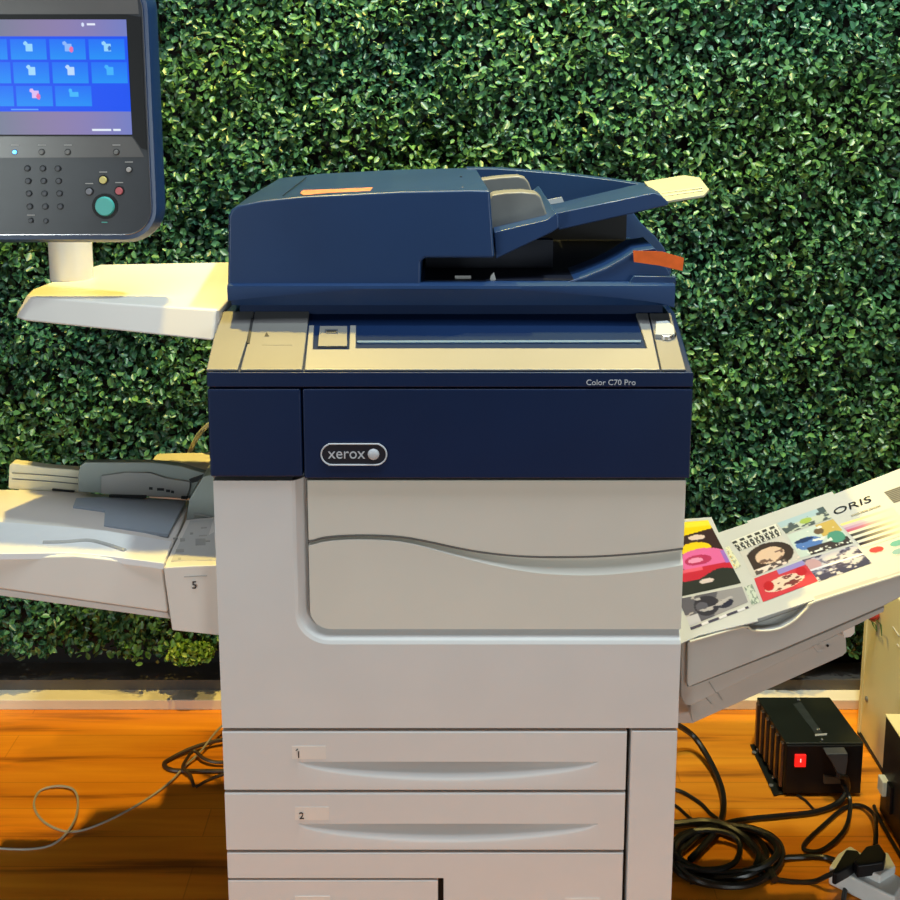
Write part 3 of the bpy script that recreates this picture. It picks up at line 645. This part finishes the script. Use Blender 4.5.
def p_face(u, v):
    C = canvas(len(u), (205, 200, 195)); C[ell(u, v, .5, .52, .5, .50)] = (62, 50, 48)
    f = ell(u, v, .52, .50, .30, .30); C[f] = (222, 190, 165); g = f & (no(u, v, 14, 9) > .45); C[g] = (120, 90, 80)
    k_ = (v > .8) & (u < .75); C[k_] = (95, 82, 82); C[(v > .80) & (no(u, v, 20, 12) > .2)] = (235, 215, 205); C[(u < .10)] = (205, 200, 195); return C
def p_red(u, v):
    C = canvas(len(u), (208, 62, 74)); C[(v < .22) & (u > .45)] = (150, 140, 205); C[ell(u, v, .48, .58, .38, .26)] = (232, 205, 185)
    C[ell(u, v, .48, .58, .36, .24) & (no(u, v, 17, 13) > .35)] = (120, 60, 60); C[ell(u, v, .2, .5, .09, .2)] = (190, 35, 45); C[ell(u, v, .85, .4, .1, .2)] = (195, 38, 50); return C
def p_l1(u, v):
    C = canvas(len(u), (175, 198, 208)); C[v > .45] = (200, 205, 190); C[(no(u, v, 13, 7) > .35) & (v > .3)] = (85, 95, 98); C[ell(u, v, .52, .55, .13, .2)] = (170, 190, 90); C[(u > .86) & (v < .4)] = (80, 95, 100); return C
def p_l2(u, v):
    C = canvas(len(u), (200, 212, 205)); C[(u > .6) & (v < .48)] = (205, 175, 95); C[ell(u, v, .3, .56, .26, .24)] = (88, 125, 190); C[ell(u, v, .24, .40, .2, .08)] = (40, 60, 105)
    C[(v > .72) & (u > .2)] = (68, 60, 62); C[ell(u, v, .82, .62, .16, .22)] = (85, 150, 130); C[ell(u, v, .60, .25, .1, .12)] = (110, 90, 70); C[(no(u, v, 15, 11, 1) > .72)] = (235, 235, 225); return C
def p_l3(u, v):
    C = canvas(len(u), (195, 190, 200)); n_ = no(u, v, 19, 12, 2); C[n_ > .2] = (120, 118, 145); C[n_ > .6] = (70, 66, 92); C[ell(u, v, .12, .3, .14, .25)] = (200, 160, 165); C[(v > .75) & (n_ > -.2)] = (62, 62, 92); C[(v > .45) & (v < .55)] = (225, 225, 235); return C
pict(s1, [(731, 541), (776, 523.5), (782, 535), (739, 551)], .0032, p_text, 90, 24)
pict(s1, [(740, 552), (783, 536), (801, 558), (752, 577)], .0032, p_face, 60, 40)
pict(s1, [(754, 578.5), (803, 560), (818, 581), (763, 602)], .0032, p_red, 60, 40)
pict(s1, [(777, 523), (823, 506.5), (832, 518), (786, 534)], .0032, p_l1, 60, 26)
pict(s1, [(787, 535), (833, 519), (853, 543), (800, 558)], .0032, p_l2, 60, 40)
pict(s1, [(802, 560), (855, 545), (872, 563), (819, 581.5)], .0032, p_l3, 60, 40)
def p_bars(u, v):
    C = canvas(len(u), (238, 228, 190)); tgt = [(250, 225, 140), (215, 190, 205), (200, 150, 190), (205, 90, 120), (235, 225, 205), (70, 66, 66), (232, 225, 212), (50, 48, 50), (232, 225, 212), (60, 50, 55), (232, 225, 212)]
    for i, t_ in enumerate(tgt):
        k_ = (v*len(tgt) >= i) & (v*len(tgt) < i+1); f = np.clip(1-u[k_]*1.05, 0, 1)[:, None]; C[k_] = C[k_]*(1-f)+np.array(t_)*f
    return C
pict(s1, [(840, 524), (893, 507), (912, 532), (863, 548)], .0032, p_bars, 40, 66)
def p_blk(u, v):
    C = canvas(len(u), (95, 92, 90)); C[(v*8 % 1) < .3] = (150, 146, 138); return C
pict(s1, [(884, 492), (915, 481), (925, 492), (894, 503)], .0032, p_blk, 20, 48)
def dot(c_): return lambda u, v: np.where((ell(u, v, .5, .5, .5, .5))[:, None], np.array(c_, float), np.array((226, 222, 205), float))
pict(s1, [(867, 549), (881, 545), (886, 550), (872, 554)], .0032, dot((205, 70, 70)), 20, 12)
pict(s1, [(888, 543), (903, 538), (907, 543), (892, 548)], .0032, dot((110, 170, 160)), 20, 12)
pict(s1, [(890, 551), (905, 546), (909, 551), (894, 556)], .0032, dot((140, 175, 175)), 20, 12)
def p_strip(u, v):
    C = canvas(len(u), (225, 222, 190)); C[(u < .5) & (no(u, v, 9, 20) > .3)] = (215, 170, 70); C[(u > .3) & (no(u, v, 9, 25, 2) > .5)] = (160, 165, 150); return C
pict(s1, [(724, 548), (729, 546), (741, 566), (735, 569)], .0032, p_strip, 10, 30)
pict(s1, [(744, 587), (752, 584), (760, 602), (752, 605)], .0032, lambda u, v: np.where((no(u, v, 9, 8) > .2)[:, None], np.array((130, 145, 135.)), np.array((205, 212, 200.))), 16, 30)
to = ot(833.5, 515.5, .0042); td = (ot(874, 500.5, .0042)-to).normalized(); up_ = on.cross(td).normalized()
text('printed_heading', 'ORIS', to, td, (ot(830, 500, .0042)-to).normalized(), .0285, INK, s1, .0002, sx=1.06)
pict(s1, [(851, 515), (880, 505), (881, 506.2), (852, 516.4)], .0034, lambda u, v: np.where(((u*24 % 1) < .6)[:, None], np.array((120, 110, 90.)), np.array((230, 225, 205.))), 72, 2, 'printed_caption')
s2 = sheet('printed_sheet', [(655, 521), (711.5, 517), (758, 621), (700, 635), (660, 650)], .0052, 'photo print in yellow, pink, red and black half hidden by the copier')
def p_col(u, v):
    C = canvas(len(u), (58, 38, 40)); C[(v < .24-.10*u)] = (248, 208, 20); C[(v < .10)] = (252, 226, 60)
    C[ell(u, v, .45, .42, .34, .09)] = (245, 205, 30); C[ell(u, v, .55, .26, .2, .04)] = (225, 200, 190)
    C[ell(u, v, .55, .58, .52, .15)] = (226, 105, 165); C[ell(u, v, .45, .585, .26, .07)] = (185, 50, 95); C[ell(u, v, .40, .585, .15, .035)] = (240, 150, 190)
    C[(v > .68) & (v < .84)] = (200, 40, 62); C[(v > .68) & (v < .73) & (u < .5)] = (235, 95, 120); C[(v > .80+.05*np.sin(u*6))] = (45, 48, 46); C[ell(u, v, .5, .88, .12, .03)] = (220, 200, 200); C[(u > .92) & (v > .5) & (v < .7)] = (160, 110, 200); return C
pict(s2, [(672, 523), (708, 520), (741, 583), (678, 597)], .0052, p_col, 60, 90)
def p_bw(u, v):
    C = canvas(len(u), (95, 92, 104)); C[(u+v*.2) > .62] = (150, 146, 152); C[ell(u, v, .38, .5, .2, .42)] = (52, 50, 62); C[ell(u, v, .30, .5, .10, .2)] = (92, 90, 104); C[ell(u, v, .66, .66, .13, .2)] = (45, 45, 66); C[(no(u, v, 12, 9, 1) > .72)] = (185, 178, 180); C[(u < .2) & (v > .7)] = (200, 196, 205); return C
pict(s2, [(678, 599), (742, 586.5), (748, 602), (690, 626)], .0052, p_bw, 60, 40)
pict(s2, [(690, 627.5), (748, 606), (749, 608), (691, 630)], .0052, lambda u, v: np.where(((u*3.2 % 1) < .6)[:, None], np.array((78, 72, 90.)), np.array((225, 220, 225.))), 60, 2, 'printed_caption')

# orange tapes
def ribbon(name, pts, mt, n=Vector((0, -1, 0)), t=.0005): return M().loft(pts, [p_-n*t for p_ in pts]).build(name, mt)
tA = [at(633, 250.5, .100), at(662, 251.5, .099), at(684, 258, .094), at(682.5, 271, .094), at(659, 265.5, .099), at(634, 262, .100)]
tag(ribbon('orange_tape', tA, ORANGE), 'orange packing tape stuck on the right end of the feeder lid', 'tape', None)
tB = [atp(a, b_, tp0+tn*.0012, tn) for a, b_ in ((300, 193), (303, 190.2), (345, 188.6), (373, 187.2), (370, 190.8), (330, 192.6), (304, 195))]
tag(ribbon('orange_tape', tB, mat('pale_orange_tape', (.80, .26, .14), .35, noise=.3, nscale=90), tn), 'pale orange tape strip lying on top of the document feeder', 'tape', None)

# ------------------------------------------------------------------ power inverter
iv0 = atz(783, 796, 0); iv1 = atz(861, 797, 0); ivz = at(783, 743, iv0.y).z
back_y = atz(757, 697, ivz).y
INV = thing('power_inverter', ((iv0.x+iv1.x)/2, (iv0.y+back_y)/2, 0), 'black metal power box with glowing red switch on the orange floor', 'power box')
bx = M(); a0 = [Vector((iv0.x, iv0.y, .006)), Vector((iv1.x, iv0.y, .006)), Vector((iv1.x, iv0.y, ivz)), Vector((iv0.x, iv0.y, ivz))]
shx = atz(757, 697, ivz).x-at(786, 743, iv0.y).x
bx.loft(a0, [v+Vector((shx, back_y-iv0.y, 0)) for v in a0])
BM = mat('black_metal', (.010, .012, .010), .38, noise=.15, nscale=20)
bo = bx.build('case', BM, INV, .002)
M().box(iv0.x+.002, iv1.x-.002, iv0.y-.003, iv0.y+.001, .008, ivz-.004).build('front_plate', BLACK, INV, .001)
FIN = mat('fin_reflection_brown', (.16, .10, .07), .28, metal=.6, noise=.1)  # brownish reflection put into the fin colour
for i in range(6):
    t = (i+.5)/6; yy = iv0.y+(back_y-iv0.y)*t; xx = iv0.x+shx*t
    M().box(xx-.005, xx+.001, yy-.006, yy+.004, .014, ivz-.006).build('cooling_fin', FIN, INV, .001)
fl2 = M(); f0 = [atz(750, 744, .004), atz(756, 744, .004), atz(784, 792, .004), atz(774, 795, .004)]
fl2.slab([f0[0], f0[1]+Vector((.012, 0, 0)), f0[2]+Vector((.01, 0, 0)), f0[3]], Vector((0, 0, 1)), .003)
fl2.build('mounting_flange', BM, INV, .001)
for a, b_ in ((758, 749.5), (773.5, 778)):
    c = atz(a, b_, .004); M().ball(c, .004, .004, .004, 12, 8).build('flange_screw', CHROME, INV)
for a, b_ in ((754, 752.5), (771, 785.5)):
    c = atz(a, b_, .004); M().cyl(c, (0, 0, 1), .0045, .001, 14).build('flange_hole', SILVD, INV)
c = at(800, 760, iv0.y-.003)
M().box(c.x-.0105, c.x+.0105, iv0.y-.007, iv0.y-.002, c.z-.0125, c.z+.0125).build('rocker_switch', mat('red_lit_switch', (.7, .02, .02), .3, emit=(1, .015, .01), estr=.9), INV, .001)
M().box(c.x-.001, c.x+.001, iv0.y-.0076, iv0.y-.0068, c.z-.002, c.z+.005).build('switch_mark', mat('pale_mark', (1, .8, .75), .4, emit=(1, .6, .55), estr=.8), INV)
M().py([(826, 754), (848, 753.5), (848, 762), (846, 774), (842, 777), (838, 776), (835, 768), (830, 760)], iv0.y-.022, iv0.y).build('socket', mat('dark_grey_plug', (.07, .07, .075), .4, noise=.1), INV, .002)
M().py([(824, 776), (840, 778), (841, 784), (824, 784)], iv0.y-.008, iv0.y).build('plug_body', mat('brown_plug', (.12, .085, .055), .45, noise=.1), INV, .001)
tk = [atz(792+dx, y, ivz+.0007) for dx, y in ((1, 704), (9, 702), (32, 735), (25, 736))]
M().slab(tk, Vector((0, 0, 1)), .0006).build('top_sticker', mat('dark_grey_label', (.035, .04, .04), .3, noise=.2, nscale=60), INV)
for a, b_, r2 in ((798.5, 699.5, .004), (818, 729, .004), (822, 739.5, .0025)):
    c = atz(a, b_, ivz+.001); M().ball(c, r2, r2, .002, 12, 6).build('top_screw', CHROME, INV)
M().slab([atz(a, b_, ivz+.0009) for a, b_ in ((815, 734), (827, 733), (827, 735), (815, 736))], Vector((0, 0, 1)), .0006).build('sticker_print', GREYP, INV)

# ------------------------------------------------------------------ cream cabinet and black device at the right edge
cb = atz(858, 732, 0); CXL = cb.x; CYb = min(cb.y, FY-.003)
CAB = thing('cream_cabinet', (CXL+.17, CYb-.12, 0), 'cream painted metal box on the floor at the right edge behind the tray', 'cabinet')
M().box(CXL, CXL+.34, CYb-.20, CYb, .006, .38).build('case', BOXC, CAB, .004)
M().box(CXL-.002, CXL+.014, CYb-.012, CYb+.001, .004, .382).build('corner_post', BOXC, CAB, .001)
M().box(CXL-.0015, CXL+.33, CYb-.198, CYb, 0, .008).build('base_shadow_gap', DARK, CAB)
def onside(a, b_, X_): d = ray(a, b_); return CAM+d*((X_-CAM.x)/d.x)
for pts in (((893, 627), (899, 636)), ((897, 644), (899, 647))):
    M().tube([onside(*p_, CXL-.0008) for p_ in pts], .0012, 6).build('scratch_mark', GREYP, CAB)
c = onside(866.5, 699, CXL-.001); M().ball(c, .003, .006, .006, 10, 6).build('cabinet_screw', SILVD, CAB)
rc = at(873, 615, CYb-.15)
FL = thing('red_bud', (rc.x, rc.y, rc.z), 'small red bud with green leaves hanging beside the cream metal box', 'artificial flower')
fx = CXL-.012; 
def side2(a, b_, dX=-.012): return onside(a, b_, CXL+dX)
cc_ = side2(873.5, 615)
M().ball(cc_, .011, .012, .013, 16, 10).build('bud', mat('red_petal', (.38, .03, .025), .45, noise=.25, nscale=80), FL)
M().tube([cc_+Vector((0, 0, .008)), cc_+Vector((.004, .006, .10))], .0015, 6).build('stem', mat('stem_green', (.03, .09, .02), .5, noise=.1), FL)
GR = mat('sepal_green', (.03, .11, .03), .45, noise=.2, nscale=60)
for (a1, b1), (a2, b2), (a3, b3) in (((869, 619), (876, 625), (877, 632)), ((876, 620), (881, 624), (882, 636)), ((872, 621), (874, 627), (876, 630))):
    p1, p2, p3 = side2(a1, b1, -.016), side2(a2, b2, -.016), side2(a3, b3, -.016); wv_ = Vector((0, .004, 0))
    M().loft([p1-wv_*.6, p1+wv_*.6, p1+wv_*.6+Vector((-.001, 0, 0)), p1-wv_*.6+Vector((-.001, 0, 0))], [p2-wv_, p2+wv_, p2+wv_+Vector((-.001, 0, 0)), p2-wv_+Vector((-.001, 0, 0))], [p3-wv_*.1, p3+wv_*.1, p3+wv_*.1+Vector((-.001, 0, 0)), p3-wv_*.1+Vector((-.001, 0, 0))]).build('sepal', GR, FL)

db = atz(879, 812, 0); DXL = db.x; DYb = db.y; dz_ = at(881, 714, DYb).z
DEV = thing('black_device', (DXL+.12, DYb-.12, 0), 'tall black case with pale side latch at the right edge on the floor', 'device')
M().box(DXL, DXL+.24, DYb-.26, DYb, .004, dz_-.004).build('case', mat('black_case', (.018, .017, .016), .45, noise=.2, nscale=30), DEV, .002)
M().box(DXL-.001, DXL+.241, DYb-.261, DYb+.001, dz_-.003, dz_).build('lit_top_cover', BOXC, DEV, .001)  # cream colour stands in for warm light on the case top
q1 = onside(884.5, 776, DXL-.002); 
M().box(DXL-.012, DXL+.001, q1.y-.018, q1.y+.006, q1.z-.03, q1.z).build('side_latch', CREAM, DEV, .002)
M().box(DXL-.006, DXL+.001, q1.y-.040, q1.y-.020, q1.z-.05, q1.z+.005).build('side_socket', BLACK, DEV, .002)
M().box(DXL+.01, DXL+.23, DYb-.25, DYb-.01, 0, .006).build('rubber_base', BLACK, DEV)

# ------------------------------------------------------------------ power strip with plugs
PS = thing('power_strip', (*atz(865, 880, 0).xy, 0), 'white power strip holding two black plugs on the floor at lower right', 'power strip')
zs = .036
s_ = [atz(a, b_, zs) for a, b_ in ((829, 866), (838, 853), (850, 845), (906, 880), (895, 897), (885, 893))]
WS = mat('white_strip_plastic', (.84, .85, .85), .4, noise=.03)
M().slab(s_, Vector((0, 0, 1)), zs-.001).build('strip_body', WS, PS, .004, 3)
sk2 = [atz(a, b_, zs+.014) for a, b_ in ((862, 850), (888, 852), (896, 866), (880, 876), (864, 868))]
M().slab(sk2, Vector((0, 0, 1)), .016).build('socket_block', WS, PS, .003)
PL1 = [atz(a, b_, zs+.030) for a, b_ in ((866, 846), (879, 843), (886, 853), (884, 862), (872, 864), (858, 866), (854, 860))]
o = M().slab(PL1, Vector((0, 0, 1)), .024).build('power_plug', BLACK, None, .003)
tag(o, 'black plug standing in the raised socket of the white power strip', 'plug')
PL2 = [atz(a, b_, zs+.024) for a, b_ in ((846, 849), (858, 850), (862, 857), (850, 866), (836, 874), (832, 872))]
o = M().slab(PL2, Vector((0, 0, 1)), .022).build('power_plug', BLACK, None, .003)
tag(o, 'black plug lying across the left end of the white power strip', 'plug')

# ------------------------------------------------------------------ cables
def cable(name, pts, r, m_, label, group=None, Z=None, n=8):
    P3 = [atz(a, b_, (z if z is not None else 0)+r) for a, b_, z in pts]
    o = M().tube(P3, r, n, 8).build(name, m_)
    return tag(o, label, 'cable', group)
cable('power_cable', [(838, 776, .055), (846, 778, .045), (847, 790, .02), (838, 803, .004), (815, 812, 0), (780, 816, 0), (750, 819, 0), (728, 823, .004), (700, 835, .008), (682, 850, .004)], .0052, CABLE, 'thick black cable curving from the red switch box across the orange floor')
cable('power_cable', [(667, 722, .10), (676, 724, .07), (695, 738, .03), (712, 765, .008), (722, 790, .004), (723, 812, .004), (716, 830, .010), (704, 845, .006), (690, 860, .002)], .0060, CABLE, 'thick black cable arching down beside the right side of the copier')
cable('power_cable', [(660, 788, .0), (680, 791, .0), (700, 803, .0), (712, 815, .0), (730, 826, .006), (760, 840, 0), (780, 862, 0)], .0036, CABLE, 'thin black cable under the arching one, upper of two leaving the copier')
cable('power_cable', [(660, 799, 0), (676, 806, 0), (690, 818, 0), (705, 826, .005), (740, 832, 0)], .003, CABLE, 'thin black cable leaving the copier base, lower of two')
cable('power_cable', [(660, 826, .006), (680, 824, .008), (705, 822, .010), (725, 826, .012), (745, 838, .008), (760, 855, .006), (775, 880, .0)], .0075, CABLE, 'black cable bundle end running right from the copier base', 'tangled black cables')
def ringc(cx_, cy_, rx, ry, ph, r, z, k0=0, k1=1):
    return [(cx_+rx*math.cos(t)+2*math.sin(3*t+ph), cy_+ry*math.sin(t), z+.006*math.sin(2*t+ph)) for t in [2*math.pi*(k0+(k1-k0)*i/14)+ph for i in range(15)]]
for i, (cx_, cy_, rx, ry, ph, r, z) in enumerate(((722, 853, 44, 26, 0, .0065, .002), (726, 850, 50, 24, 1.2, .006, .012), (715, 858, 42, 27, 2.1, .0055, .006), (730, 856, 52, 30, 3.3, .006, .008), (706, 850, 36, 20, 4.4, .005, .012))):
    cable('coiled_cable', ringc(cx_, cy_, rx, ry, ph, r, z), r, CABLE, 'black cable coil heaped on the floor right of the copier drawers', 'coiled black cables')
cable('power_cable', [(875, 846, .05), (876, 830, .035), (874, 815, .015), (862, 806, .004), (845, 808, .0), (825, 824, .0), (806, 842, 0), (805, 850, 0), (820, 851, 0), (838, 838, .003), (848, 822, .004), (850, 800, .01), (843, 785, .03)], .0040, CABLE, 'thin black cable looping between the red switch box and the power strip')
cable('power_cable', [(842, 868, .04), (825, 877, .02), (810, 882, 0), (780, 880, 0), (750, 872, 0), (720, 880, 0), (690, 882, 0)], .0040, CABLE, 'black cable from left plug of the power strip toward the coils')
cable('power_cable', [(860, 863, .05), (852, 872, .03), (846, 886, .004), (842, 910, 0)], .0042, CABLE, 'black cable from raised plug running toward the camera')
cable('power_cable', [(775, 858, .004), (800, 857, 0), (822, 857, 0), (835, 860, .004)], .0045, CABLE, 'short black cable in the shade joining the coils and the power strip')
cable('power_cable', [(874, 806, 0), (880, 820, 0), (890, 838, 0), (902, 858, 0), (915, 880, 0)], .0036, CABLE, 'black cable along the foot of the black case at right')
cable('power_cable', [(797, 795, 0), (806, 801, 0), (815, 811, 0)], .0025, CABLE, 'short thin black lead under the front of the red switch box')
cable('power_cable', [(858, 733, .003), (868, 747, .003), (882, 768, .003)], .0025, CABLE, 'black lead lying along the foot of the cream box')
# left side
cable('thin_cable', [(226, 722, .02), (215, 733, .016), (200, 752, .008), (186, 765, .004), (170, 782, .002), (150, 797, 0), (125, 812, 0), (100, 824, 0), (78, 831, 0), (60, 830, 0), (42, 820, 0), (34, 805, 0), (40, 791, 0), (58, 786, .003), (74, 790, .003), (78, 805, .004), (72, 825, .006), (55, 843, 0), (30, 849, 0), (-10, 848, 0), (-60, 846, 0)], .0021, GCABLE, 'thin pale grey cable looping on the floor left of the copier')
DKW = mat('dark_brown_cable', (.05, .025, .015), .4, noise=.1)
cable('power_cable', [(232, 738, .01), (212, 742, .008), (190, 749, .004), (172, 758, 0), (164, 764, 0), (172, 770, 0), (195, 771, 0), (235, 771, 0)], .0042, DKW, 'dark brown cable bent in a narrow loop left of the copier')
cable('power_cable', [(235, 762, .006), (215, 762, .006), (203, 758, .008), (194, 751, .012), (186, 760, .01), (183, 768, .008), (190, 775, .004), (194, 786, 0)], .0034, DKW, 'dark brown cable hooked around the narrow loop left of the copier')
cable('power_cable', [(235, 771, .0), (218, 776, .0), (206, 781, 0), (196, 787, 0)], .0028, DKW, 'short dark cable end in front of the narrow loop left of the copier')
